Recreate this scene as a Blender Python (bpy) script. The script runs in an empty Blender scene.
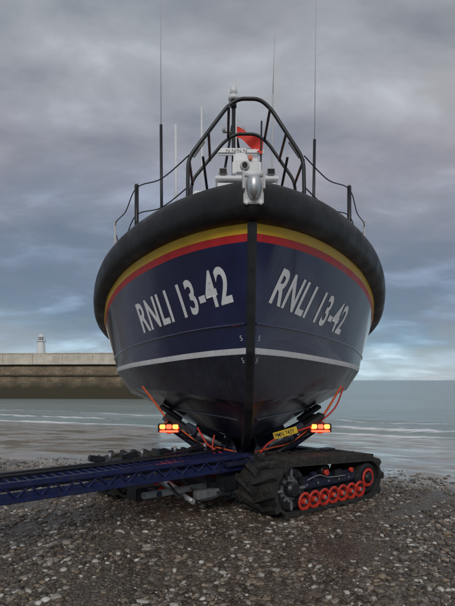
import bpy, bmesh, math, random
import numpy as np
from mathutils import Vector, Matrix, noise
from mathutils.bvhtree import BVHTree
random.seed(4); np.random.seed(4)
sc=bpy.context.scene
R=math.radians
# ------------------------------------------------------------ helpers
def link(o,parent=None):
    sc.collection.objects.link(o)
    if parent is not None: o.parent=parent
    return o
def empty(name,loc=(0,0,0),rz=0,parent=None):
    o=bpy.data.objects.new(name,None); o.location=loc; o.rotation_euler=(0,0,rz); o.empty_display_size=.2
    return link(o,parent)
def meshobj(name,v,f,mats,parent=None,smooth=False,mi=None):
    me=bpy.data.meshes.new(name); me.from_pydata([tuple(map(float,p)) for p in v],[],f)
    if not isinstance(mats,(list,tuple)): mats=[mats]
    for m in mats: me.materials.append(m)
    if mi is not None: me.polygons.foreach_set('material_index',mi)
    if smooth: me.polygons.foreach_set('use_smooth',[True]*len(me.polygons))
    me.update()
    return link(bpy.data.objects.new(name,me),parent)
def box(name,c,size,mat,parent=None,rot=(0,0,0),bev=0.012):
    bm=bmesh.new(); bmesh.ops.create_cube(bm,size=1)
    bmesh.ops.scale(bm,vec=size,verts=bm.verts)
    if bev>0:
        b=min(bev,min(size)*.3)
        bmesh.ops.bevel(bm,geom=bm.edges[:],offset=b,segments=2,affect='EDGES')
    me=bpy.data.meshes.new(name); bm.to_mesh(me); bm.free(); me.materials.append(mat)
    o=bpy.data.objects.new(name,me); o.location=c; o.rotation_euler=rot
    return link(o,parent)
def cyl(name,p0,p1,r,mat,parent=None,r2=None,seg=20,bev=0.0):
    p0=Vector(p0);p1=Vector(p1); d=p1-p0
    bm=bmesh.new(); bmesh.ops.create_cone(bm,cap_ends=True,segments=seg,radius1=r,radius2=r if r2 is None else r2,depth=d.length)
    if bev>0:
        ed=[e for e in bm.edges if abs(e.verts[0].co.z-e.verts[1].co.z)<1e-5]
        bmesh.ops.bevel(bm,geom=ed,offset=bev,segments=2,affect='EDGES')
    for f in bm.faces:
        if len(f.verts)==4: f.smooth=True
    me=bpy.data.meshes.new(name); bm.to_mesh(me); bm.free(); me.materials.append(mat)
    o=bpy.data.objects.new(name,me); o.location=(p0+p1)/2
    o.rotation_euler=d.to_track_quat('Z','Y').to_euler()
    return link(o,parent)
def cr(pts,n=8,closed=False):
    P=[Vector(p) for p in pts]; out=[]
    for i in range(len(P)-1):
        a=P[max(i-1,0)];b=P[i];c=P[i+1];d=P[min(i+2,len(P)-1)]
        for k in range(n):
            t=k/n
            out.append(.5*((2*b)+(c-a)*t+(2*a-5*b+4*c-d)*t*t+(3*b-a-3*c+d)*t**3))
    out.append(P[-1]); return out
def tube(name,pts,r,mat,parent=None,smooth=True,n=8,res=3):
    P=cr(pts,n) if smooth else [Vector(p) for p in pts]
    cu=bpy.data.curves.new(name,'CURVE'); cu.dimensions='3D'; cu.bevel_depth=r; cu.bevel_resolution=res; cu.use_fill_caps=True
    s=cu.splines.new('POLY'); s.points.add(len(P)-1)
    for i,p in enumerate(P): s.points[i].co=(p.x,p.y,p.z,1)
    for ss in cu.splines: ss.use_smooth=True
    cu.materials.append(mat)
    return link(bpy.data.objects.new(name,cu),parent)
def fillet(pts,rad=.12,n=5):
    P=[Vector(p) for p in pts]; out=[P[0]]
    for i in range(1,len(P)-1):
        a,b,c=P[i-1],P[i],P[i+1]
        d1=(a-b);d2=(c-b);r=min(rad,d1.length*.45,d2.length*.45)
        s=b+d1.normalized()*r;e=b+d2.normalized()*r
        for k in range(n+1):
            t=k/n; out.append((1-t)**2*s+2*t*(1-t)*b+t*t*e)
    out.append(P[-1]); return out
def pchip(xs,ys,x):
    xs=np.array(xs,float);ys=np.array(ys,float);x=np.clip(np.atleast_1d(np.array(x,float)),xs[0],xs[-1])
    h=np.diff(xs);d=np.diff(ys)/h;m=np.zeros_like(xs)
    for i in range(1,len(xs)-1):
        if d[i-1]*d[i]>0:
            w1=2*h[i]+h[i-1];w2=h[i]+2*h[i-1]; m[i]=(w1+w2)/(w1/d[i-1]+w2/d[i])
    m[0]=d[0];m[-1]=d[-1]
    k=np.clip(np.searchsorted(xs,x)-1,0,len(h)-1);t=(x-xs[k])/h[k]
    return ((2*t**3-3*t**2+1)*ys[k]+(t**3-2*t**2+t)*h[k]*m[k]+(-2*t**3+3*t**2)*ys[k+1]+(t**3-t**2)*h[k]*m[k+1])
# ------------------------------------------------------------ materials
def newmat(name):
    m=bpy.data.materials.new(name); m.use_nodes=True; nt=m.node_tree
    return m,nt,nt.nodes['Principled BSDF']
def N(nt,t,**k):
    n=nt.nodes.new(t)
    for a,b in k.items():
        if a in n.inputs: n.inputs[a].default_value=b
        else: setattr(n,a,b)
    return n
def ramp(nt,stops,inp):
    n=nt.nodes.new('ShaderNodeValToRGB'); e=n.color_ramp.elements
    while len(e)<len(stops): e.new(.5)
    for el,(p,c) in zip(e,stops):
        el.position=p; el.color=(c[0],c[1],c[2],1) if isinstance(c,(tuple,list)) else (c,c,c,1)
    nt.links.new(inp,n.inputs[0]); return n
def mixc(nt,fac,a,b,mode='MIX'):
    n=nt.nodes.new('ShaderNodeMix'); n.data_type='RGBA'; n.blend_type=mode
    for s,v in ((n.inputs[0],fac),(n.inputs[6],a),(n.inputs[7],b)):
        if hasattr(v,'is_linked'): nt.links.new(v,s)
        elif isinstance(v,(tuple,list)): s.default_value=(v[0],v[1],v[2],1)
        else: s.default_value=v
    return n.outputs[2]
def math_(nt,op,a,b=0,c=None):
    n=nt.nodes.new('ShaderNodeMath'); n.operation=op
    for i,v in enumerate([a,b]+([c] if c is not None else [])):
        if hasattr(v,'is_linked'): nt.links.new(v,n.inputs[i])
        else: n.inputs[i].default_value=v
    return n.outputs[0]
def paint(name,col,rough=.4,metal=0,var=.25,scale=6,bump=.05,bscale=60,coat=0,rvar=.12,dirt=None):
    m,nt,p=newmat(name); L=nt.links.new
    tc=N(nt,'ShaderNodeTexCoord'); n=N(nt,'ShaderNodeTexNoise',Scale=scale,Detail=6.0,Roughness=.6); L(tc.outputs['Object'],n.inputs['Vector'])
    c2=tuple(x*(1-var) for x in col); c3=tuple(min(1,x*(1+var*.6)+.002) for x in col)
    r=ramp(nt,[(.3,c2),(.7,c3)],n.outputs['Fac']); out=r.outputs[0]
    if dirt:
        n3=N(nt,'ShaderNodeTexNoise',Scale=scale*2.3,Detail=8.0,Roughness=.7); L(tc.outputs['Object'],n3.inputs['Vector'])
        rr=ramp(nt,[(.5,0),(.72,1)],n3.outputs['Fac']); out=mixc(nt,rr.outputs[0],out,dirt)
    L(out,p.inputs['Base Color'])
    rr=ramp(nt,[(.3,max(0,rough-rvar)),(.7,min(1,rough+rvar))],n.outputs['Fac']); L(rr.outputs[0],p.inputs['Roughness'])
    p.inputs['Metallic'].default_value=metal
    if coat: p.inputs['Coat Weight'].default_value=coat; p.inputs['Coat Roughness'].default_value=.06
    if bump:
        n2=N(nt,'ShaderNodeTexNoise',Scale=bscale,Detail=4.0); L(tc.outputs['Object'],n2.inputs['Vector'])
        b=N(nt,'ShaderNodeBump',Strength=bump,Distance=.02); L(n2.outputs['Fac'],b.inputs['Height']); L(b.outputs[0],p.inputs['Normal'])
    return m
M_navy=paint('navy_hull_paint',(.008,.014,.070),.17,var=.3,scale=2.2,bump=.16,bscale=2.2,coat=.6,rvar=.09)
M_anti=paint('antifouling_paint',(.011,.013,.028),.28,var=.4,scale=3,bump=.12,bscale=6,dirt=(.028,.03,.038))
M_yel=paint('yellow_stripe',(.88,.54,.03),.35,var=.1,bump=0)
M_red=paint('red_stripe',(.58,.02,.025),.35,var=.12,bump=0)
M_white=paint('white_paint',(.76,.77,.78),.4,var=.08,bump=0)
M_stripe=paint('white_boot_stripe',(.82,.83,.84),.45,var=.08,scale=5,bump=0,dirt=(.68,.68,.67))
M_mark=paint('white_lettering',(.86,.87,.88),.5,var=.06,scale=10,bump=0)
M_rub=paint('fender_rubber',(.008,.008,.009),.5,var=.4,scale=4,bump=.18,bscale=30,rvar=.15,dirt=(.02,.02,.022))
M_blk=paint('black_paint',(.012,.013,.016),.4,var=.3,bump=.03)
M_steel=paint('stainless_steel',(.6,.61,.62),.36,metal=.8,var=.15,bump=.03)
M_grey=paint('light_grey_paint',(.5,.51,.52),.4,var=.12,bump=.03)
M_orange=paint('orange_superstructure',(.62,.11,.015),.4,var=.1,bump=0)
M_glass=paint('window_glass',(.01,.012,.014),.08,var=.1,bump=0,rvar=.02)
M_blue=paint('carriage_blue_paint',(.008,.015,.080),.42,var=.4,scale=8,bump=.08,dirt=(.03,.03,.035))
M_dkb=paint('cradle_dark_blue',(.012,.016,.045),.42,var=.35,scale=8,bump=.06,dirt=(.04,.038,.036))
M_track=paint('track_rubber',(.022,.021,.020),.7,var=.4,scale=9,bump=.35,bscale=45,dirt=(.07,.058,.045))
M_whl=paint('red_wheel',(.6,.035,.018),.45,var=.25,scale=9,bump=.05,dirt=(.25,.03,.02))
M_rope=paint('red_hose',(.5,.03,.015),.5,var=.2,bump=0)
M_orope=paint('orange_rope',(.6,.10,.03),.7,var=.3,scale=30,bump=.2,bscale=120)
M_deck=paint('deck_grey',(.12,.13,.14),.7,var=.2,bump=.1)
M_plate=paint('yellow_plate',(.75,.5,.03),.4,var=.08,bump=0)
M_flag=paint('ensign_red',(.75,.05,.035),.75,var=.2,bump=.05)
M_galv=paint('galvanised_steel',(.3,.31,.32),.45,metal=.6,var=.3,scale=14,bump=.08)
def emis(name,col,st):
    m,nt,p=newmat(name); p.inputs['Base Color'].default_value=(*col,1); p.inputs['Emission Color'].default_value=(*col,1); p.inputs['Emission Strength'].default_value=st; return m
M_lamp=emis('lit_amber_lamp',(1,.20,.03),7)
M_lampr=emis('lit_red_lamp',(1,.05,.02),6)
# ------------------------------------------------------------ ground
def e_of(x,y): return y+.41*x*(1 if abs(x)<60 else 60/abs(x))
def gh(x,y):
    e=e_of(x,y)
    z=0.0
    if e>8.5: z-= (e-8.5)*.0667*(min(1,(e-8.5)/4)*.5+.5)
    if z<-6: z=-6
    z+=.018*math.sin(x*1.3+.6*y)*math.sin(y*1.1-.4*x)+.03*noise.noise(Vector((x*.8,y*.8,0)))*(1 if y<16 else .4)
    return z
def axis(parts):
    out=[]
    for a,b,s in parts:
        n=max(1,int(round((b-a)/s))); out+= [a+(b-a)*i/n for i in range(n)]
    out.append(parts[-1][1]); return out
xs=axis([(-3000,-300,900),(-300,-50,50),(-50,-9,3),(-9,9,.14),(9,50,3),(50,300,50),(300,3000,900)])
ys=axis([(-3000,-200,700),(-200,-10,20),(-10,2,1),(2,13,.12),(13,50,.8),(50,200,15),(200,3200,1000)])
V=[(x,y,gh(x,y)) for y in ys for x in xs]; nx=len(xs)
F=[(j*nx+i,j*nx+i+1,(j+1)*nx+i+1,(j+1)*nx+i) for j in range(len(ys)-1) for i in range(nx-1)]
m,nt,p=newmat('shingle_and_sand'); L=nt.links.new
geo=N(nt,'ShaderNodeNewGeometry'); pos=geo.outputs['Position']
sep=N(nt,'ShaderNodeSeparateXYZ'); L(pos,sep.inputs[0])
e=math_(nt,'ADD',sep.outputs[1],math_(nt,'MULTIPLY',sep.outputs[0],.30))
nb=N(nt,'ShaderNodeTexNoise',Scale=.7,Detail=6.0,Roughness=.6); L(pos,nb.inputs['Vector'])
e2=math_(nt,'ADD',e,math_(nt,'MULTIPLY',math_(nt,'SUBTRACT',nb.outputs['Fac'],.5),6))
sf=N(nt,'ShaderNodeMapRange'); sf.inputs[1].default_value=8.0; sf.inputs[2].default_value=9.3; L(e2,sf.inputs[0]); sand=sf.outputs[0]
v1=N(nt,'ShaderNodeTexVoronoi',Scale=38.0,Randomness=1.0); L(pos,v1.inputs['Vector'])
v2=N(nt,'ShaderNodeTexVoronoi',Scale=95.0); L(pos,v2.inputs['Vector'])
sp1=N(nt,'ShaderNodeSeparateColor'); L(v1.outputs['Color'],sp1.inputs[0])
sp2=N(nt,'ShaderNodeSeparateColor'); L(v2.outputs['Color'],sp2.inputs[0])
st=[(0,(.042,.032,.023)),(.45,(.092,.070,.049)),(.75,(.165,.127,.088)),(.93,(.30,.245,.185)),(1,(.45,.40,.33))]
c1=ramp(nt,st,sp1.outputs[0]); c2=ramp(nt,st,sp2.outputs[0])
cm=mixc(nt,.5,c1.outputs[0],c2.outputs[0])
nbig=N(nt,'ShaderNodeTexNoise',Scale=1.6,Detail=8.0,Roughness=.65); L(pos,nbig.inputs['Vector'])
dk=ramp(nt,[(.3,.55),(.7,1.2)],nbig.outputs['Fac']); cm=mixc(nt,1.0,cm,dk.outputs[0],'MULTIPLY')
ns=N(nt,'ShaderNodeTexNoise',Scale=2.2,Detail=10.0,Roughness=.7); L(pos,ns.inputs['Vector'])
cs=ramp(nt,[(.3,(.30,.265,.225)),(.7,(.46,.415,.365))],ns.outputs['Fac'])
L(mixc(nt,sand,cm,cs.outputs[0]),p.inputs['Base Color'])
wet=ramp(nt,[(.45,.08),(.60,.42)],nb.outputs['Fac'])
rsh=ramp(nt,[(.35,.22),(.65,.58)],nbig.outputs['Fac'])
L(mixc(nt,sand,rsh.outputs[0],wet.outputs[0]),p.inputs['Roughness'])
h=math_(nt,'ADD',math_(nt,'MULTIPLY',v1.outputs['Distance'],-1.0),math_(nt,'MULTIPLY',v2.outputs['Distance'],-.4))
inv=math_(nt,'SUBTRACT',1.0,sand)
bh=math_(nt,'ADD',math_(nt,'MULTIPLY',h,inv),math_(nt,'MULTIPLY',math_(nt,'MULTIPLY',ns.outputs['Fac'],sand),.10))
b=N(nt,'ShaderNodeBump',Strength=.8,Distance=.02); L(bh,b.inputs['Height']); L(b.outputs[0],p.inputs['Normal'])
M_ground=m
meshobj('beach_ground',V,F,M_ground,smooth=True)
# pebbles
m,nt,p=newmat('pebble_stone'); L=nt.links.new
geo=N(nt,'ShaderNodeNewGeometry')
r=ramp(nt,[(0,(.040,.031,.023)),(.22,(.085,.064,.046)),(.45,(.15,.112,.076)),(.6,(.17,.155,.14)),(.74,(.28,.21,.14)),(.88,(.34,.31,.27)),(.96,(.55,.52,.46)),(1,(.72,.69,.63))],geo.outputs['Random Per Island'])
tc=N(nt,'ShaderNodeTexCoord'); n=N(nt,'ShaderNodeTexNoise',Scale=60.0,Detail=5.0); L(tc.outputs['Object'],n.inputs['Vector'])
d=ramp(nt,[(.3,.6),(.7,1.1)],n.outputs['Fac']); L(mixc(nt,1.0,r.outputs[0],d.outputs[0],'MULTIPLY'),p.inputs['Base Color'])
p.inputs['Roughness'].default_value=.35
M_peb=m
bm=bmesh.new(); bmesh.ops.create_icosphere(bm,subdivisions=2,radius=1); iv=np.array([v.co[:] for v in bm.verts]); itf=np.array([[v.index for v in f.verts] for f in bm.faces]); bm.free()
PV=[];PF=[];k=0;off=0
while k<21000:
    y=3.0+ (10.3-3.0)*random.random()**1.25; x=random.uniform(-.52*y-.3,.52*y+.3)
    e_=y+.30*x+6*(noise.noise(Vector((x*.7,y*.7,3)))*.5)
    if e_>8.3+random.random()**2*2.0: continue
    cl=noise.noise(Vector((x*1.4,y*1.4,9)))
    if random.random()>.58+cl*1.3: continue
    s=.006+.027*random.random()**2.5
    if random.random()<.012: s*=1.5
    sc_=np.array([s*random.uniform(.8,1.5),s*random.uniform(.6,1.05),s*random.uniform(.25,.6)])
    a=random.uniform(0,6.28);ca,sa=math.cos(a),math.sin(a)
    pw=random.uniform(.75,1.0)
    q=np.sign(iv)*np.abs(iv)**pw*(1+.09*np.random.randn(len(iv),1))*sc_
    q=np.stack([q[:,0]*ca-q[:,1]*sa,q[:,0]*sa+q[:,1]*ca,q[:,2]],1)+np.array([x,y,gh(x,y)+sc_[2]*.3])
    PV.append(q);PF.append(itf+off);off+=len(iv);k+=1
PV=np.concatenate(PV);PF=np.concatenate(PF)
me=bpy.data.meshes.new('pebbles'); me.vertices.add(len(PV)); me.vertices.foreach_set('co',PV.ravel())
me.loops.add(PF.size); me.loops.foreach_set('vertex_index',PF.ravel().astype(np.int32))
me.polygons.add(len(PF)); me.polygons.foreach_set('loop_start',np.arange(0,PF.size,3,dtype=np.int32)); me.polygons.foreach_set('loop_total',np.full(len(PF),3,dtype=np.int32))
me.polygons.foreach_set('use_smooth',[True]*len(PF)); me.update(); me.validate(); me.materials.append(M_peb)
link(bpy.data.objects.new('pebbles',me))
# ------------------------------------------------------------ sea
SEA=-1.5
m,nt,p=newmat('sea_water'); L=nt.links.new
geo=N(nt,'ShaderNodeNewGeometry'); pos=geo.outputs['Position']; sep=N(nt,'ShaderNodeSeparateXYZ'); L(pos,sep.inputs[0])
mp=N(nt,'ShaderNodeMapping'); mp.inputs['Scale'].default_value=(.45,1.3,1); L(pos,mp.inputs[0])
n1=N(nt,'ShaderNodeTexNoise',Scale=.9,Detail=8.0,Roughness=.6); L(mp.outputs[0],n1.inputs['Vector'])
n2=N(nt,'ShaderNodeTexNoise',Scale=.12,Detail=6.0,Roughness=.6); L(mp.outputs[0],n2.inputs['Vector'])
e=math_(nt,'ADD',sep.outputs[1],math_(nt,'MULTIPLY',sep.outputs[0],.41))
col=ramp(nt,[(.3,(.24,.30,.28)),(.7,(.34,.40,.385))],n2.outputs['Fac'])
mp2=N(nt,'ShaderNodeMapping'); mp2.inputs['Scale'].default_value=(.30,1.0,1); L(pos,mp2.inputs[0])
nf=N(nt,'ShaderNodeTexNoise',Scale=1.8,Detail=10.0,Roughness=.75); L(mp2.outputs[0],nf.inputs['Vector'])
ew=math_(nt,'ADD',e,math_(nt,'MULTIPLY',math_(nt,'SUBTRACT',n2.outputs['Fac'],.5),5))
def band(c,w):
    d=math_(nt,'ABSOLUTE',math_(nt,'SUBTRACT',ew,c)); return math_(nt,'MAXIMUM',math_(nt,'SUBTRACT',1.0,math_(nt,'DIVIDE',d,w)),0)
bb=math_(nt,'MAXIMUM',band(30.6,1.5),math_(nt,'MULTIPLY',band(34.5,.9),1.0)); bb=math_(nt,'MAXIMUM',bb,math_(nt,'MULTIPLY',band(41,.7),.8))
fm=ramp(nt,[(.60,0),(.80,1)],math_(nt,'ADD',math_(nt,'MULTIPLY',bb,.42),math_(nt,'MULTIPLY',nf.outputs['Fac'],.8)))
L(mixc(nt,fm.outputs[0],col.outputs[0],(.85,.87,.88)),p.inputs['Base Color'])
rr=math_(nt,'ADD',math_(nt,'MULTIPLY',fm.outputs[0],.6),.18); L(rr,p.inputs['Roughness']); p.inputs['IOR'].default_value=1.33
b=N(nt,'ShaderNodeBump',Strength=.9,Distance=.3); L(math_(nt,'ADD',n1.outputs['Fac'],n2.outputs['Fac']),b.inputs['Height']); L(b.outputs[0],p.inputs['Normal'])
xs=axis([(-4000,-300,1200),(-300,-60,40),(-60,60,1.5),(60,300,40),(300,4000,1200)])
ys=axis([(18,55,.35),(55,120,5),(120,600,80),(600,6000,1300)])
def seah(x,y):
    e=y+.41*x; w=.8*noise.noise(Vector((x*.15,y*.1,0)))*2; z=SEA
    if y<60 and abs(x)<62:
        z+=.20*math.exp(-((e+w-34.5)/.7)**2)+.10*math.exp(-((e+w-31)/.6)**2)+.14*math.exp(-((e+w-41)/.9)**2)+.03*noise.noise(Vector((x*.3,y*.8,2)))
    return z
V=[(x,y,seah(x,y)) for y in ys for x in xs]; nx=len(xs)
F=[(j*nx+i,j*nx+i+1,(j+1)*nx+i+1,(j+1)*nx+i) for j in range(len(ys)-1) for i in range(nx-1)]
meshobj('sea_water',V,F,m,smooth=True)
# ------------------------------------------------------------ pier + lighthouse
m,nt,p=newmat('harbour_stone'); L=nt.links.new
tc=N(nt,'ShaderNodeTexCoord'); sep=N(nt,'ShaderNodeSeparateXYZ'); L(tc.outputs['Object'],sep.inputs[0])
cb=N(nt,'ShaderNodeCombineXYZ'); L(sep.outputs[0],cb.inputs[0]); L(sep.outputs[2],cb.inputs[1])
br=N(nt,'ShaderNodeTexBrick',Scale=1.0); br.inputs['Brick Width'].default_value=.95; br.inputs['Row Height'].default_value=.38; br.inputs['Mortar Size'].default_value=.025
br.inputs['Color1'].default_value=(.29,.225,.15,1); br.inputs['Color2'].default_value=(.21,.16,.105,1); br.inputs['Mortar'].default_value=(.12,.095,.068,1); L(cb.outputs[0],br.inputs['Vector'])
n=N(nt,'ShaderNodeTexNoise',Scale=.5,Detail=10.0,Roughness=.75); L(tc.outputs['Object'],n.inputs['Vector'])
d=ramp(nt,[(.3,.5),(.5,.95),(.7,1.5)],n.outputs['Fac']); c=mixc(nt,1.0,br.outputs[0],d.outputs[0],'MULTIPLY')
hz=math_(nt,'ADD',sep.outputs[2],math_(nt,'MULTIPLY',n.outputs['Fac'],2.4))
tr=N(nt,'ShaderNodeMapRange'); tr.inputs[1].default_value=.9; tr.inputs[2].default_value=2.3; L(hz,tr.inputs[0])
L(mixc(nt,tr.outputs[0],(.06,.05,.032),c),p.inputs['Base Color']); p.inputs['Roughness'].default_value=.85
bmp=N(nt,'ShaderNodeBump',Strength=.6,Distance=.1); L(n.outputs['Fac'],bmp.inputs['Height']); L(bmp.outputs[0],p.inputs['Normal'])
M_stone=m
M_pw=paint('whitewashed_wall',(.60,.56,.48),.8,var=.3,scale=.5,bump=.1,bscale=4,dirt=(.40,.36,.30))
pier=empty('harbour_wall',(-12,82,SEA),R(-4))
box('lower_wall',(-60,2.5,2.1),(120,7,6.4),M_stone,pier,bev=.1)
box('ledge',(-60,-1.15,3.9),(119.8,.5,.28),M_stone,pier,bev=.05)
box('upper_wall',(-60,3.0,5.48),(119.2,6,.36),M_stone,pier,bev=.06)
box('coping',(-60,2.6,5.73),(119.9,6.9,.14),M_pw,pier,bev=.03)
box('parapet',(-64.5,4.5,6.75),(120.6,.8,1.9),M_pw,pier,bev=.05)
box('parapet_cap',(-64.5,4.5,7.77),(120.8,1.0,.14),M_pw,pier,bev=.03)
for i in range(22): box('pilaster_%d'%i,(-6.5-5.4*i,4.03,6.7),(.35,.18,1.8),M_pw,pier,bev=.02)
lh=empty('lighthouse',(-33.0,88.5,4.1))
def lathe(name,prof,mat,parent,seg=28):
    V=[];F=[]
    for r_,z_ in prof:
        for k in range(seg): a=2*math.pi*k/seg; V.append((r_*math.cos(a),r_*math.sin(a),z_))
    for j in range(len(prof)-1):
        for k in range(seg): F.append((j*seg+k,j*seg+(k+1)%seg,(j+1)*seg+(k+1)%seg,(j+1)*seg+k))
    return meshobj(name,V,F,mat,parent,smooth=False)
box('plinth',(0,0,.9),(2.0,2.0,2.6),M_pw,lh)
lathe('tower',[(.78,2.1),(.62,4.2),(.60,4.25),(.9,4.35),(.9,4.45),(.0,4.46)],M_white,lh)
lathe('lantern',[(.42,4.45),(.42,5.1)],M_white,lh); lathe('dome',[(.55,5.1),(.45,5.3),(.2,5.5),(.06,5.55),(.05,5.8),(0,5.82)],M_white,lh)
for k in range(8):
    a=k*math.pi/4; cyl('gallery_post_%d'%k,(.85*math.cos(a),.85*math.sin(a),4.45),(.85*math.cos(a),.85*math.sin(a),4.8),.03,M_white,lh,seg=6)
    box('lantern_pane_%d'%k,(.42*math.cos(a),.42*math.sin(a),4.8),(.03,.2,.42),M_glass,lh,rot=(0,0,a),bev=0)
tube('gallery_rail',[(.85*math.cos(a*math.pi/8),.85*math.sin(a*math.pi/8),4.8) for a in range(17)],.03,M_white,lh,smooth=False)
# ------------------------------------------------------------ lifeboat
BX,BR=.255,R(.9)
boat=empty('lifeboat',(BX,5.0,0),BR)
NU=90; U=(np.arange(NU)/(NU-1))**1.9; SE=13.3
def line(s0,st,bt,zt):
    s=s0+(SE-s0)*U
    return np.stack([np.maximum(pchip(st,bt,s),.0)+.035,s,pchip(st,zt,s)],1)
Fs=[.12,.3,.8,1.5,2.3,3.0,4,5,8,13.3]
LF=line(.12,Fs,[0,.29,.77,1.30,1.80,2.12,2.34,2.38,2.35,2.2],[3.22,3.23,3.25,3.21,3.08,2.85,2.53,2.38,2.25,2.2])
LD=line(.42,[.42,.8,1.2,2,3,4,6,13.3],[0,.28,.58,1.17,1.78,2.14,2.26,2.15],[1.95,1.95,1.94,1.9,1.85,1.8,1.75,1.7])
LD0=LD.copy(); LD0[:,2]-=.066; LD0[:,1]+=.02*(1-U); LD0[:,0]=np.maximum(LD0[:,0]-.012*np.minimum(1,U*30),.035)
LC2=line(.70,[.70,1.2,2,3,4,6,13.3],[0,.40,.96,1.54,1.92,2.1,2.0],[1.34,1.38,1.44,1.46,1.42,1.28,1.15])
LC=line(.74,[.74,1.2,2,3,4,6,13.3],[0,.28,.83,1.41,1.79,1.97,1.88],[1.27,1.31,1.37,1.40,1.36,1.22,1.09])
LA=line(1.05,[1.05,2,3,5,13.3],[0,.36,.65,.95,1.0],[.95,.92,.88,.84,.8])
LK=line(1.5,[1.5,3,6,13.3],[0,0,0,0],[.74,.66,.62,.6])
def blend(v,pw=1.22):
    q=LD+(LF-LD)*v; q[:,0]=LD[:,0]+(LF[:,0]-LD[:,0])*v**pw; return q
ups=[.12,.25,.38,.5,.62,.74,.855,.915]
lines=[LK,(LK+LA)/2,LA,(LA+LC)/2,LC,LC2,(LC2+LD0)/2,LD0,LD]+[blend(v) for v in ups]+[LF]
mats=[M_navy,M_anti,M_stripe,M_red,M_yel]
nl=len(lines)
smat=[]
for i in range(nl-1):
    if i<7: smat.append(1)
    elif i==7: smat.append(2)
    elif i==nl-3: smat.append(3)
    elif i==nl-2: smat.append(4)
    else: smat.append(0)
V=[];F=[];MI=[]
groups=[(0,5),(4,6),(5,nl)]
for sg in (1,-1):
    for a,b_ in groups:
        base=len(V)
        for li in range(a,b_):
            for q in lines[li]: V.append((sg*q[0],q[1],q[2]))
        for k in range(b_-a-1):
            for j in range(NU-1):
                A=base+k*NU+j;B=A+1;C=A+NU+1;D=A+NU
                if sg>0: F+=[(A,B,C),(A,C,D)]
                else: F+=[(A,C,B),(A,D,C)]
                MI+=[smat[a+k]]*2
hull=meshobj('hull',V,F,mats,boat,smooth=True,mi=MI)
bvh=BVHTree.FromPolygons([Vector(v) for v in V],F)
T=[(q[-1][0],q[-1][1],q[-1][2]) for q in lines]; T2=[(-a,b_,c_) for a,b_,c_ in T]
meshobj('transom',T+T2,[(i,i+1,nl+i+1,nl+i) for i in range(nl-1)],M_navy,boat)
sp=[(0.,float(q[0][1]),float(q[0][2])) for q in lines][::-1]
sp+= [(0,float(LK[j][1]),float(LK[j][2])) for j in range(3,NU,6)]
def sweep(name,path,sect,mat,parent,outfn,smooth=True):
    V=[];F=[];n=len(sect)
    for i,pt in enumerate(path):
        pt=Vector(pt); t=(Vector(path[min(i+1,len(path)-1)])-Vector(path[max(i-1,0)])).normalized()
        o,u=outfn(t)
        for a,b_ in sect: V.append(pt+o*a+u*b_)
    for i in range(len(path)-1):
        for k in range(n): F.append((i*n+k,i*n+(k+1)%n,(i+1)*n+(k+1)%n,(i+1)*n+k))
    F.append(tuple(range(n))[::-1]); F.append(tuple((len(path)-1)*n+k for k in range(n)))
    return meshobj(name,V,F,mat,parent,smooth=smooth)
def of(t):
    o=Vector((0,t.z,-t.y)); 
    if o.y>0 or (abs(o.y)<.2 and o.z>0): o=-o
    return o,Vector((1,0,0))
spd=cr(sp,3)
sweep('stem_band',spd,[(-.05,-.048),(.03,-.048),(.045,-.032),(.045,.032),(.03,.048),(-.05,.048)],M_blk,boat,of,smooth=False)
half=[Vector((q[0]-.035,q[1],q[2]+.19)) for q in LF]
path=[Vector((-q.x,q.y,q.z)) for q in half[::-1]]+half[1:]
def smoothp(P,it):
    for _ in range(it):
        P=[P[0]]+[(P[i-1]+2*P[i]+P[i+1])/4 for i in range(1,len(P)-1)]+[P[-1]]
    return P
path=smoothp(path,6)
sect=[]
for k in range(20):
    a=2*math.pi*k/20
    sect.append((.045+.165*math.copysign(abs(math.cos(a))**.8,math.cos(a)), .205*math.copysign(abs(math.sin(a))**.8,math.sin(a))))
def ff(t):
    o=Vector((t.y,-t.x,0)).normalized(); return o,Vector((0,0,1))
sweep('fender',path,sect,M_rub,boat,ff)
sweep('fender_capping',[p_+Vector((0,0,.2)) for p_ in path],[(-.10,-.02),(.0,-.02),(.0,.015),(-.10,.015)],M_blk,boat,ff,smooth=False)
n=len(path); V=[];F=[]
for i in range(n//2+1):
    a=path[i];b_=path[n-1-i]
    for k in range(7):
        t=k/6; q=a.lerp(b_,t); V.append((q.x,q.y,q.z+.12+.06*(1-(2*t-1)**2)))
for i in range(n//2):
    for k in range(6): F.append((i*7+k,i*7+k+1,(i+1)*7+k+1,(i+1)*7+k))
meshobj('deck',V,F,M_deck,boat,smooth=True)
for sg in (1,-1):
    for nm,ln,a0,a1,rr_ in (('knuckle_rail',blend(.20),3,75,.015),('lower_rail',(LA+LC)/2,8,70,.018)):
        P=[Vector((sg*(q[0]+.004),q[1],q[2])) for q in ln[a0:a1]]
        tube(nm,P,rr_,M_navy if nm[0]=='k' else M_anti,boat,smooth=False,res=2)
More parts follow.
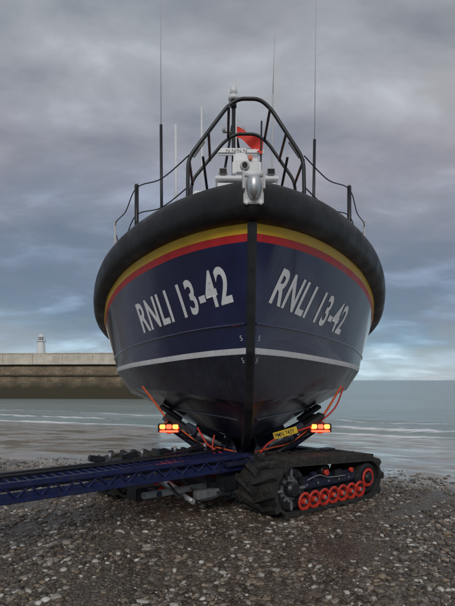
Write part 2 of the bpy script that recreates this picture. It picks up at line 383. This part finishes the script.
# ---- lettering projected on hull
def text_mesh(body,bold=.018,space=1.0):
    cu=bpy.data.curves.new('t','FONT'); cu.body=body; cu.size=1; cu.offset=bold; cu.resolution_u=5; cu.space_character=space
    o=bpy.data.objects.new('t',cu); sc.collection.objects.link(o); bpy.context.view_layer.update()
    dg=bpy.context.evaluated_depsgraph_get(); me=bpy.data.meshes.new_from_object(o.evaluated_get(dg))
    bpy.data.objects.remove(o); return me
def hull_text(name,body,side,s0,s1,zf,height,mat,slant=0.12,bold=.024,space=1.08):
    me=text_mesh(body,bold,space); bm=bmesh.new(); bm.from_mesh(me)
    bmesh.ops.remove_doubles(bm,verts=bm.verts[:],dist=1e-4)
    x0=min(v.co.x for v in bm.verts);x1=max(v.co.x for v in bm.verts);y0=min(v.co.y for v in bm.verts);y1=max(v.co.y for v in bm.verts)
    nxc=max(6,int(len(body)*12))
    for i in range(1,nxc): bmesh.ops.bisect_plane(bm,geom=bm.verts[:]+bm.edges[:]+bm.faces[:],plane_co=(x0+(x1-x0)*i/nxc+.0003,0,0),plane_no=(1,0,0))
    for i in range(1,14): bmesh.ops.bisect_plane(bm,geom=bm.verts[:]+bm.edges[:]+bm.faces[:],plane_co=(0,y0+(y1-y0)*i/14+.0003,0),plane_no=(0,1,0))
    ss=np.linspace(min(s0,s1),max(s0,s1),60); pts=[]
    for s_ in ss:
        h=bvh.ray_cast(Vector((side*4,s_,zf(s_)+height/2)),Vector((-side,0,0))); pts.append(h[0])
    al=[0]
    for i in range(1,60): al.append(al[-1]+(pts[i]-pts[i-1]).length)
    for v in bm.verts:
        u=(v.co.x-x0)/(x1-x0); w=(v.co.y-y0)/(y1-y0)
        ul=u if s1>s0 else 1-u
        s_=float(np.interp(ul*al[-1],al,ss)); s_+= (1 if s1>s0 else -1)*slant*w*height
        z_=zf(s_)+w*height
        h=bvh.ray_cast(Vector((side*4,s_,z_)),Vector((-side,0,0)))
        if h[0] is None: v.co=Vector((side*.05,s_,z_)); continue
        nn=h[1]; 
        if nn.x*side<0: nn=-nn
        v.co=h[0]+nn*.005
    me2=bpy.data.meshes.new(name); bm.to_mesh(me2); bm.free(); me2.materials.append(mat)
    return link(bpy.data.objects.new(name,me2),boat)
hull_text('name_lettering_starboard','RNLI 13-42',-1,2.12,.44,lambda s:2.45-.11*(s-.4),.40,M_mark,slant=.10)
hull_text('name_lettering_port','RNLI 13-42',1,.46,2.06,lambda s:2.45-.13*(s-.4),.40,M_mark,slant=.10)
for sg in (-1,1):
    for k,zz in enumerate((2.03,1.79)):
        s0=.455 if zz>1.9 else .51
        hull_text('load_mark_%d'%k,'5',sg,s0+(.032 if sg<0 else 0),s0+(0 if sg<0 else .032),lambda s,zz=zz:zz,.055,M_mark,slant=0,bold=-.012,space=1)
# ---- bow fitting
box('bow_plate',(0,-.085,3.46),(.20,.03,.26),M_grey,boat,bev=.01)
bm=bmesh.new(); bmesh.ops.create_uvsphere(bm,u_segments=24,v_segments=16,radius=1)
for v in bm.verts:
    z=v.co.z; v.co.x*=.075*(1+.15*z); v.co.y*=.085; v.co.z=z*.125
    if v.co.z>.08: v.co.z=.08+(v.co.z-.08)*.4
me=bpy.data.meshes.new('bow_lamp'); bm.to_mesh(me); bm.free(); me.polygons.foreach_set('use_smooth',[True]*len(me.polygons)); me.materials.append(M_steel)
o=link(bpy.data.objects.new('bow_fairlead',me),boat); o.location=(.0,-.13,3.49)
for sx in (-.10,.10):
    box('fairlead_cheek',(sx,-.07,3.55),(.022,.16,.18),M_grey,boat)
cyl('fairlead_roller',(-.09,-.06,3.63),(.09,-.06,3.63),.03,M_white,boat)
box('fairlead_foot_a',(-.07,-.11,3.34),(.035,.03,.05),M_white,boat); box('fairlead_foot_b',(.07,-.11,3.34),(.035,.03,.05),M_white,boat)
# ---- pulpit
def hoop(s,k=1.0,zt=5.07):
    return fillet([(-.73,s,3.42),(-.72,s,4.32),(-.24*k,s+.02,zt-.10),(-.10*k,s+.02,zt),(.16*k,s+.02,zt),(.30*k,s+.02,zt-.12),(.70,s,4.32),(.72,s,3.42)],.12)
tube('pulpit_hoop_a',hoop(1.15),.024,M_blk,boat,smooth=False)
tube('pulpit_hoop_b',hoop(1.85,1.1,4.98),.022,M_blk,boat,smooth=False)
for x_,z_ in ((-.73,3.95),(-.71,4.31),(-.47,4.65),(-.22,4.97),(.29,4.95),(.49,4.65),(.70,4.31),(.71,3.95)):
    tube('pulpit_link',[(x_,1.15,z_),(x_*.99,1.87,z_-.03)],.018,M_blk,boat,smooth=False)
tube('pulpit_crossbar',[(-.70,1.86,4.05),(.70,1.86,4.05)],.018,M_blk,boat,smooth=False)
for sg in (-1,1):
    tube('pulpit_brace',[(sg*.55,1.5,4.5),(sg*.40,2.5,3.5)],.018,M_blk,boat,smooth=False)
    box('pulpit_panel',(sg*.59,1.16,4.44),(.035,.02,.24),M_blk,boat,rot=(0,sg*-.6,0))
    posts=[(sg*1.50,2.05,3.3,4.34),(sg*2.02,3.1,3.0,4.15),(sg*2.25,4.4,2.7,3.9)]
    for i,(x_,s_,za,zb) in enumerate(posts):
        cyl('rail_stanchion_%d'%i,(x_,s_,za),(x_*1.0,s_,zb),.030 if i==0 else .02,M_blk if i==0 else M_grey,boat,seg=12)
        cyl('stanchion_cap_%d'%i,(x_,s_,zb),(x_,s_,zb+.03),.02,M_grey,boat,seg=10)
    for dz in (0,-.38):
        tube('guard_wire',[(sg*.71,1.15,4.36+dz),(sg*1.1,1.6,4.25+dz),(sg*1.5,2.05,4.30+dz),(sg*1.75,2.55,4.13+dz),(sg*2.02,3.1,4.10+dz),(sg*2.1,3.8,3.93+dz),(sg*2.25,4.4,3.85+dz)],.008,M_blk,boat)
# ---- wheelhouse
def prism(name,rings,mat,par):
    V=[];F=[]
    for r_ in rings: V+=r_
    n=len(rings[0])
    for i in range(len(rings)-1):
        for k in range(n): F.append((i*n+k,i*n+(k+1)%n,(i+1)*n+(k+1)%n,(i+1)*n+k))
    F.append(tuple((len(rings)-1)*n+k for k in range(n))); return meshobj(name,V,F,mat,par)
def ring(w,s0,s1,z): return [(-w*.75,s0,z),(w*.75,s0,z),(w,s0+.7,z),(w,s1,z),(-w,s1,z),(-w,s0+.7,z)]
prism('wheelhouse',[ring(1.7,4.4,10.6,2.5),ring(1.65,4.7,10.6,3.7),ring(1.45,5.5,10.4,4.75),ring(1.35,5.7,10.3,4.9)],M_orange,boat)
prism('wheelhouse_roof',[ring(1.42,5.6,10.4,4.903),ring(1.38,5.65,10.3,4.98)],M_white,boat)
for x_ in (-.8,0,.8):
    box('windscreen',(x_,5.02,4.22),(.66,.03,.62),M_glass,boat,rot=(R(-37),0,0))
for sg in (-1,1):
    for i in range(4): box('side_window',(sg*1.56,6.7+i*1.0,4.2),(.03,.7,.5),M_glass,boat,rot=(0,sg*R(-10.5),0))
cyl('mast',(-.02,6.2,4.9),(-.02,6.2,7.95),.045,M_blk,boat)
cyl('mast_collar',(-.02,6.2,7.86),(-.02,6.2,7.95),.12,M_white,boat); cyl('mast_dome',(-.02,6.2,7.95),(-.02,6.2,8.18),.085,M_white,boat,r2=.075,bev=.03)
cyl('mast_lamp_base',(-.02,6.2,7.70),(-.02,6.2,7.86),.065,M_blk,boat)
for sg in (-1,1):
    tube('mast_leg',[(-.02+sg*.03,6.2,7.3),(-.02+sg*.45,6.5,4.95)],.03,M_blk,boat,smooth=False)
box('mast_spreader',(-.02,6.2,7.15),(.5,.04,.04),M_blk,boat)
for x_ in (-.24,.20): cyl('mast_lamp',(x_,6.2,7.17),(x_,6.2,7.28),.035,M_grey,boat)
box('radar_scanner',(.12,6.1,6.66),(1.05,.13,.15),M_white,boat,bev=.04)
box('radar_pedestal',(.12,6.1,6.46),(.3,.3,.26),M_white,boat,bev=.04)
hull_t=text_mesh('N N N N',.01); hull_t.materials.append(M_blk)
o=link(bpy.data.objects.new('radar_lettering',hull_t),boat); o.scale=(.12,.10,.10); o.rotation_euler=(R(90),0,0); o.location=(-.2,6.032,6.625)
box('roof_cabin',(.25,6.1,5.4),(1.5,1.0,.85),M_white,boat,bev=.12)
box('roof_cabin_window',(.25,5.59,5.5),(1.1,.02,.22),M_glass,boat,bev=0)
box('mast_platform',(.25,5.9,5.92),(1.35,.5,.07),M_white,boat,bev=.01)
box('equipment_housing',(.25,5.85,6.16),(.62,.4,.40),M_white,boat,bev=.08)
cyl('camera_pod',(.20,5.66,6.16),(.20,5.60,6.16),.10,M_grey,boat,bev=.02); cyl('camera_lens',(.20,5.61,6.16),(.20,5.58,6.16),.06,M_glass,boat)
cyl('amber_light',(.32,5.66,6.33),(.32,5.60,6.33),.05,M_orange,boat)
for x_ in (-.26,.76):
    box('deck_lamp',(x_,5.68,6.04),(.2,.14,.14),M_grey,boat,bev=.03); box('deck_lamp_glass',(x_,5.605,6.04),(.15,.015,.09),M_glass,boat,bev=0)
box('side_locker',(-.72,5.9,5.55),(.4,.3,.26),M_white,boat,bev=.04)
box('locker_stand',(-.72,5.9,5.2),(.2,.2,.6),M_white,boat)
cyl('dome_antenna',(-1.0,6.2,5.6),(-1.0,6.2,5.83),.12,M_white,boat,r2=.08,bev=.03); cyl('dome_stalk',(-1.0,6.2,4.9),(-1.0,6.2,5.6),.03,M_white,boat)
for x_,zb,z1,mt,r_ in ((-1.60,4.3,7.2,M_blk,.033),(1.72,4.3,6.9,M_blk,.033),(-1.28,4.4,7.2,M_white,.028),(-.71,4.9,7.6,M_white,.022),(.80,4.9,7.9,M_grey,.018),(.55,4.9,7.3,M_blk,.02)):
    cyl('whip_antenna',(x_,6.0,zb),(x_+ (.04 if x_>0 else -.02),6.0,z1),r_,mt,boat,seg=10)
for x_,za,zt in ((-1.62,7.2,11.0),(1.76,6.9,11.0),(.84,7.9,9.2)):
    cyl('antenna_whip',(x_,6,za),(x_+.04*(1 if x_>0 else -.3),6,zt),.009,M_grey,boat,r2=.005,seg=8)
V=[];F=[];nx_,nz_=20,12
for i in range(nx_):
    for k in range(nz_):
        t=i/(nx_-1);w=k/(nz_-1); V.append((.04+.60*t-.05*w*t,6.0+.09*math.sin(8*t+2.5*w)*t**.5,7.18-.34*t*.9-.28*w*(1-.15*math.sin(5*t))+.035*math.sin(9*t+w)))
for i in range(nx_-1):
    for k in range(nz_-1): F.append((i*nz_+k,i*nz_+k+1,(i+1)*nz_+k+1,(i+1)*nz_+k))
meshobj('ensign',V,F,M_flag,boat,smooth=True)
tube('ensign_staff',[(.03,6.0,6.5),(.03,6.0,7.4)],.015,M_white,boat,smooth=False)
# ------------------------------------------------------------ carriage
CX,CY,CR=.50,5.55,R(39)
car=empty('boat_carriage',(CX,CY,0),CR)
def belt(r1,c1,r2,c2,n=220):
    pts=[]
    for c_,r_ in ((c1,r1),(c2,r2)):
        for k in range(72): a=2*math.pi*k/72; pts.append((c_[0]+r_*math.cos(a),c_[1]+r_*math.sin(a)))
    P=sorted(set(pts)); 
    def half_(P):
        h=[]
        for q in P:
            while len(h)>1 and (h[-1][0]-h[-2][0])*(q[1]-h[-2][1])-(h[-1][1]-h[-2][1])*(q[0]-h[-2][0])<=0: h.pop()
            h.append(q)
        return h[:-1]
    H=half_(P)+half_(P[::-1]); H.append(H[0])
    d=[0]
    for i in range(1,len(H)): d.append(d[-1]+math.dist(H[i],H[i-1]))
    T=d[-1]; out=[]
    for k in range(n):
        s=T*k/n; out.append((float(np.interp(s,d,[h[0] for h in H])),float(np.interp(s,d,[h[1] for h in H]))))
    return out,T/n
def disc_wheel(name,x,z,y,r,mat,par,w=.12,mat2=None):
    prof=[(r*.98,w),(r,.01),(r*.9,0),(r*.72,0),(r*.64,.03),(r*.36,.035),(r*.3,-.005),(r*.2,-.015),(0,-.015)]
    seg=28;V=[];F=[];MI=[]
    for rr_,yy in prof:
        for k in range(seg): a=2*math.pi*k/seg; V.append((x+rr_*math.cos(a),y+yy,z+rr_*math.sin(a)))
    for j in range(len(prof)-1):
        for k in range(seg):
            F.append((j*seg+k,(j+1)*seg+k,(j+1)*seg+(k+1)%seg,j*seg+(k+1)%seg)); MI.append(1 if j in (0,4) else 0)
    return meshobj(name,V,F,[mat,mat2 or M_blk],par,mi=MI)
def track_unit(tag,ox,oy,Lg=2.10,W=.64,zs=1):
    u=empty('track_unit_'+tag,(ox,oy,-.015),0,car); u.scale=(1,1,zs)
    P,st_=belt(.285,(.345,.345),.245,(Lg-.30,.305)); n=len(P)
    V=[];F=[]
    def nrm(i):
        a=P[i-1];b_=P[(i+1)%n];t=Vector((b_[0]-a[0],b_[1]-a[1])).normalized(); return t,Vector((t.y,-t.x))
    for i in range(n):
        t,no=nrm(i)
        for (dy,dn) in ((0,-.02),(0,.02),(W,.02),(W,-.02)): V.append((P[i][0]+no.x*dn,dy,P[i][1]+no.y*dn))
    for i in range(n):
        j=(i+1)%n
        for k in range(4): F.append((i*4+k,i*4+(k+1)%4,j*4+(k+1)%4,j*4+k))
    meshobj('belt',V,F,M_track,u)
    V=[];F=[];N_=26
    for q in range(N_):
        for hside in (0,1):
            b0=len(V)
            for yy,sh in ((0.0 if hside==0 else W,0.0),(W*.54 if hside==0 else W*.46,.11)):
                for dd in (-.042,.042):
                    for dn in (.015,.082):
                        fi=(q*n/N_+ (hside*.5*n/N_)+ (sh+dd*(1.0 if dn<.03 else .7))/st_)%n
                        i0=int(fi)%n;fr=fi-int(fi);i1=(i0+1)%n
                        px_=P[i0][0]*(1-fr)+P[i1][0]*fr;pz=P[i0][1]*(1-fr)+P[i1][1]*fr
                        t,no=nrm(i0)
                        V.append((px_+no.x*dn,yy+(.004 if hside else -.004)*(1 if sh==0 else 0),pz+no.y*dn))
            F+=[(b0,b0+1,b0+5,b0+4),(b0+2,b0+6,b0+7,b0+3),(b0+1,b0+3,b0+7,b0+5),(b0,b0+2,b0+3,b0+1),(b0+4,b0+5,b0+7,b0+6)]
    meshobj('tread_lugs',V,F,M_track,u)
    disc_wheel('drive_sprocket',.345,.345,.05,.245,M_blk,u,.5,M_galv)
    for k in range(12):
        a=k*math.pi/6; box('sprocket_bar_%d'%k,(.345+.19*math.cos(a),.045,.345+.19*math.sin(a)),(.11,.03,.03),M_galv if k%3==0 else M_blk,u,rot=(0,-a,0))
    cyl('final_drive',(.345,-.02,.345),(.345,.1,.345),.09,M_blk,u,bev=.02)
    disc_wheel('idler_wheel',Lg-.30,.305,.03,.20,M_blk,u,.5,M_track)
    disc_wheel('idler_ring',Lg-.30,.31,.015,.125,M_whl,u,.04); cyl('idler_hub',(Lg-.30,-.01,.31),(Lg-.30,.05,.31),.07,M_blk,u,bev=.02)
    x0=.56
    for k in range(7):
        xx=x0+k*.178
        disc_wheel('road_wheel_%d'%k,xx,.175,.02,.112,M_whl,u,.1)
        disc_wheel('road_wheel_inner_%d'%k,xx,.175,W-.14,.108,M_blk,u,.1)
        cyl('axle_%d'%k,(xx,0.0,.175),(xx,.03,.175),.022,M_galv,u,seg=10)
    box('side_frame',((Lg)/2,.12,.37),(1.1,.12,.15),M_dkb,u,bev=.03); box('side_frame_inner',((Lg)/2,W-.14,.38),(1.0,.1,.18),M_dkb,u,bev=.03)
    box('bogie_beam',(.95,.10,.22),(.95,.06,.1),M_blk,u)
    disc_wheel('return_roller',.93,.49,.03,.065,M_blk,u,.4)
    cyl('return_roller_cap',(.93,-.005,.48),(.93,.04,.48),.035,M_whl,u,seg=14)
    cyl('return_roller_cap_b',(1.42,-.005,.46),(1.42,.04,.46),.03,M_whl,u,seg=14)
    box('frame_bracket_a',(.75,.07,.44),(.1,.06,.12),M_dkb,u); box('frame_bracket_b',(1.2,.07,.43),(.16,.06,.10),M_blk,u)
    tube('grease_line',[(.6,.03,.42),(.8,.02,.46),(1.0,.03,.41),(1.3,.02,.40)],.008,M_galv,u)
    for k in range(6): cyl('frame_bolt_%d'%k,(.62+.2*k,.055,.36),(.62+.2*k,.045,.36),.014,M_galv,u,seg=8)
    return u
track_unit('near',0,0); track_unit('far',-1.0,2.0,zs=.85)
box('main_beam_a',(.95,.80,.50),(2.1,.16,.2),M_dkb,car); box('main_beam_b',(.95,2.0,.50),(2.3,.16,.2),M_dkb,car)
box('pivot_axle',(.95,1.3,.38),(.22,1.8,.22),M_blk,car)
box('cross_member_a',(.15,1.35,.48),(.18,1.1,.2),M_dkb,car); box('cross_member_b',(1.8,1.4,.48),(.18,1.2,.2),M_dkb,car)
box('axle_beam',(-.15,1.55,.30),(.16,1.6,.14),M_blk,car); 
cyl('turntable',(1.3,1.75,.58),(1.3,1.75,.66),.65,M_dkb,car,seg=48,bev=.01)
cyl('hydraulic_barrel',(-.55,1.0,.24),(-.35,2.0,.30),.055,M_galv,car); cyl('hydraulic_rod',(-.62,.65,.22),(-.55,1.0,.24),.03,M_steel,car)
box('step_plate',(-.25,.78,.25),(.5,.10,.10),M_galv,car); box('valve_box',(-.05,.72,.36),(.26,.18,.18),M_blk,car)
box('lower_girder',(-.55,.95,.30),(1.1,.07,.07),M_galv,car); box('girder_stay',(-.9,1.3,.30),(.07,.8,.06),M_dkb,car)
box('battery_box',(-.9,1.3,.26),(.3,.25,.16),M_blk,car)
tube('axle_hose',[(-.8,.9,.42),(-.6,.85,.22),(-.3,.7,.2),(0,.66,.36)],.014,M_blk,car); tube('axle_hose_b',[(-.5,1.1,.45),(-.45,.9,.30),(-.1,.68,.26),(.1,.7,.4)],.012,M_blk,car)
# drawbar truss
y0,y1,za,zb=.64,1.18,.53,.67; xa,xb=-6.5,.20
for yy in (y0,y1):
    for zz in (za,zb): box('drawbar_chord',((xa+xb)/2,yy,zz),(xb-xa,.05,.05),M_blue,car,bev=.008)
    x=xa
    while x<xb-.1:
        tube('drawbar_lacing',[(x,yy,za+.02),(x+.11,yy,zb-.02),(x+.22,yy,za+.02)],.013,M_blue,car,smooth=False,res=1); x+=.22
    box('drawbar_web',((xa+xb)/2,yy+.012,(za+zb)/2-.03),(xb-xa,.012,.055),M_blue,car,bev=0)
x=xa
while x<xb:
    box('grating_bar',(x,(y0+y1)/2,zb+.005),(.02,y1-y0-.06,.035),M_blue,car,bev=0); x+=.085
for yy in (.76,.91,1.06): box('grating_rail',((xa+xb)/2,yy,zb-.006),(xb-xa,.02,.03),M_dkb,car,bev=0)
tube('drawbar_hose',[(-6,.9,.70),(-4,.95,.70),(-2.5,.88,.71),(-1.2,.95,.70),(-.3,.85,.73),(.2,1.1,.70)],.015,M_blk,car)
tube('drawbar_hose_b',[(-6,1.0,.70),(-4,1.02,.70),(-2.3,1.03,.71),(-1.0,1.02,.71),(-.1,1.1,.75),(.5,1.4,.67)],.013,M_blk,car)
for i,x_ in enumerate((-1.55,-1.15,-.7,-.25)):
    box('latch_%d'%i,(x_,1.16,.735),(.18,.08,.07),M_blk,car,rot=(0,.2*(-1)**i,.1*i)); cyl('latch_pin_%d'%i,(x_+.13,1.1,.71),(x_+.13,1.1,.80),.02,M_galv,car,seg=10)
box('hitch_plate',(.05,.9,.60),(.5,.7,.05),M_dkb,car)
# cradle (aligned with the boat)
cradle=empty('cradle',(0,0,0),0,car)
cradle.matrix_parent_inverse=(Matrix.Translation((CX,CY,0))@Matrix.Rotation(CR,4,'Z')).inverted()
cradle.location=(BX,5.0,0); cradle.rotation_euler=(0,0,BR)
box('keel_beam',(0,4.6,.50),(.46,6.6,.14),M_dkb,cradle)
box('keel_beam_nose',(0,1.45,.60),(.20,.5,.12),M_dkb,cradle)
for sg in (-1,1):
    box('keel_guide',(sg*.13,2.6,.66),(.05,2.4,.2),M_dkb,cradle,rot=(0,sg*.3,0))
    for i,s_ in enumerate((1.75,3.2,5.2,7.2)):
        xa_=1.0 if i==0 else 1.25; zt=1.10 if i==0 else 1.12
        tube('cradle_arm_%d'%i,fillet([(sg*.15,s_,.56),(sg*.55,s_,.66),(sg*xa_,s_,zt-.12)],.1),.055,M_dkb,cradle,smooth=False)
        box('cradle_pad_%d'%i,(sg*(xa_-.12),s_,zt-.06 if i else zt-.08),(.42,.3,.06),M_rub,cradle,rot=(0,-sg*R(34),0))
        box('arm_gusset_%d'%i,(sg*.50,s_+.02,.73),(.5,.03,.14),M_dkb,cradle,rot=(0,-sg*R(22),0))
    tube('side_rail',[(sg*1.02,1.7,.98),(sg*1.22,3.2,1.0),(sg*1.3,7.4,.98)],.04,M_dkb,cradle,smooth=False)
    box('lamp_board',(sg*1.0,1.62,.965),(.30,.04,.12),M_blk,cradle)
    for k in range(3):
        box('marker_lamp_%d'%k,(sg*(.915+.085*k),1.588,.985),(.07,.025,.055),M_lamp if k!=1 else M_lampr,cradle,bev=.01)
    box('lamp_lower',(sg*1.0,1.592,.925),(.24,.02,.022),M_lampr,cradle,bev=0)
    tube('lamp_bracket',[(sg*.98,1.65,.93),(sg*.7,1.7,.80),(sg*.3,1.7,.66)],.018,M_blk,cradle,smooth=False)
    tube('lashing_strap',[(sg*1.02,1.75,1.05),(sg*1.16,1.9,1.2),(sg*1.32,2.15,1.36),(sg*1.47,2.4,1.5)],.016,M_orope,cradle)
    tube('lashing_tail',[(sg*1.02,1.7,1.05),(sg*1.10,1.6,.98),(sg*1.0,1.62,.9),(sg*.86,1.6,.97)],.012,M_orope,cradle)
    tube('winch_rope',[(sg*.86,1.65,.95),(sg*.6,1.55,.78),(sg*.35,1.5,.72),(sg*.12,1.4,.68)],.010,M_orope,cradle)
    box('cradle_bracket',(sg*.72,1.68,.95),(.16,.1,.12),M_dkb,cradle,rot=(0,-sg*.5,0)); cyl('cradle_ram',(sg*.32,1.55,.75),(sg*.62,1.55,.90),.032,M_galv,cradle)
    for k in range(4):
        tube('cradle_pipe_%d'%k,[(sg*(.2+.05*k),1.45,.62),(sg*(.4+.05*k),1.5,.66+.03*k),(sg*(.7+.03*k),1.66,.82+.03*k)],.010,M_blk,cradle)
tube('brake_hose',[(-.62,1.5,.98),(-.5,1.35,.80),(-.38,1.3,.72),(-.2,1.3,.62),(.0,1.3,.60),(.16,1.3,.66),(.28,1.3,.80),(.5,1.4,.9),(.9,1.6,1.0),(1.25,1.9,1.2),(1.5,2.4,1.48)],.012,M_rope,cradle)
tube('brake_hose_b',[(-.4,1.35,.9),(-.42,1.3,.72),(-.3,1.3,.62),(-.1,1.3,.64)],.011,M_rope,cradle)
pl=box('number_plate',(.50,1.33,.93),(.31,.012,.085),M_plate,cradle,rot=(0,R(-16),0),bev=.002)
tm=text_mesh('PMN 743Y',.01); tm.materials.append(M_blk)
o=link(bpy.data.objects.new('plate_lettering',tm),pl); o.scale=(.058,.08,.08); o.rotation_euler=(R(90),0,0); o.location=(-.14,-.009,-.028)
box('plate_bracket',(.50,1.36,.90),(.06,.04,.14),M_blk,cradle,rot=(0,R(-14),0))
# ------------------------------------------------------------ world
w=bpy.data.worlds.new('World'); sc.world=w; w.use_nodes=True; nt=w.node_tree; L=nt.links.new
bg=nt.nodes['Background']; bg.inputs['Strength'].default_value=.1
sky=N(nt,'ShaderNodeTexSky'); sky.sky_type='NISHITA'; sky.sun_disc=False; sky.sun_elevation=R(32); sky.sun_rotation=R(186)
tc=N(nt,'ShaderNodeTexCoord'); sep=N(nt,'ShaderNodeSeparateXYZ'); L(tc.outputs['Generated'],sep.inputs[0])
zc=math_(nt,'MAXIMUM',sep.outputs[2],0.0); den=math_(nt,'ADD',zc,.26)
cb=N(nt,'ShaderNodeCombineXYZ'); L(math_(nt,'DIVIDE',sep.outputs[0],den),cb.inputs[0]); L(math_(nt,'DIVIDE',sep.outputs[1],den),cb.inputs[1])
mpw=N(nt,'ShaderNodeMapping'); mpw.inputs['Scale'].default_value=(1.1,1.6,1); mpw.inputs['Location'].default_value=(3.1,1.7,0); L(cb.outputs[0],mpw.inputs[0])
n1=N(nt,'ShaderNodeTexNoise',Scale=2.3,Detail=11.0,Roughness=.52); n1.inputs['Distortion'].default_value=.25; L(mpw.outputs[0],n1.inputs['Vector'])
n2=N(nt,'ShaderNodeTexNoise',Scale=.9,Detail=5.0,Roughness=.5); L(mpw.outputs[0],n2.inputs['Vector'])
zz=math_(nt,'ADD',zc,math_(nt,'MULTIPLY',math_(nt,'SUBTRACT',n2.outputs['Fac'],.5),math_(nt,'MINIMUM',math_(nt,'MULTIPLY',zc,2.0),.30)))
rp=ramp(nt,[(0,(.43,.56,.62)),(.035,(.43,.56,.64)),(.075,(.26,.38,.48)),(.13,(.17,.24,.33)),(.24,(.18,.225,.305)),(.36,(.28,.295,.35)),(.5,(.35,.375,.41)),(.62,(.29,.32,.36)),(1,(.45,.47,.5))],zz)
rpm=mixc(nt,1.0,rp.outputs[0],(10.5,10.5,10.5),'MULTIPLY')
md=ramp(nt,[(.30,.66),(.44,.88),(.55,1.05),(.70,1.5)],n1.outputs['Fac'])
cc=mixc(nt,1.0,rpm,md.outputs[0],'MULTIPLY')
n3=N(nt,'ShaderNodeTexNoise',Scale=.9,Detail=3.0); L(cb.outputs[0],n3.inputs['Vector'])
pk=ramp(nt,[(.48,0),(.7,.4)],n3.outputs['Fac']); cc=mixc(nt,pk.outputs[0],cc,(4.2,3.45,3.55))
gap=ramp(nt,[(.3,.2),(.5,0.0)],n1.outputs['Fac'])
fin=mixc(nt,gap.outputs[0],cc,sky.outputs[0]); L(fin,bg.inputs['Color'])
sd=bpy.data.lights.new('sun','SUN'); sd.energy=1.15; sd.angle=R(18); sd.color=(1,.95,.88)
so=link(bpy.data.objects.new('sun',sd)); 
az=R(186);el=R(32); dirv=Vector((math.sin(az)*math.cos(el),math.cos(az)*math.cos(el),math.sin(el)))
so.rotation_euler=dirv.to_track_quat('Z','Y').to_euler()
# ------------------------------------------------------------ camera
cd=bpy.data.cameras.new('camera'); cam=link(bpy.data.objects.new('camera',cd)); cam.location=(0,0,1.6); cam.rotation_euler=(R(90),0,0)
cd.sensor_fit='VERTICAL'; cd.sensor_height=24; cd.lens=24*500/606; cd.shift_y=77/606; cd.clip_end=12000; cd.clip_start=.05
sc.camera=cam
sc.view_settings.view_transform='Standard'; sc.view_settings.look='None'; sc.view_settings.exposure=0
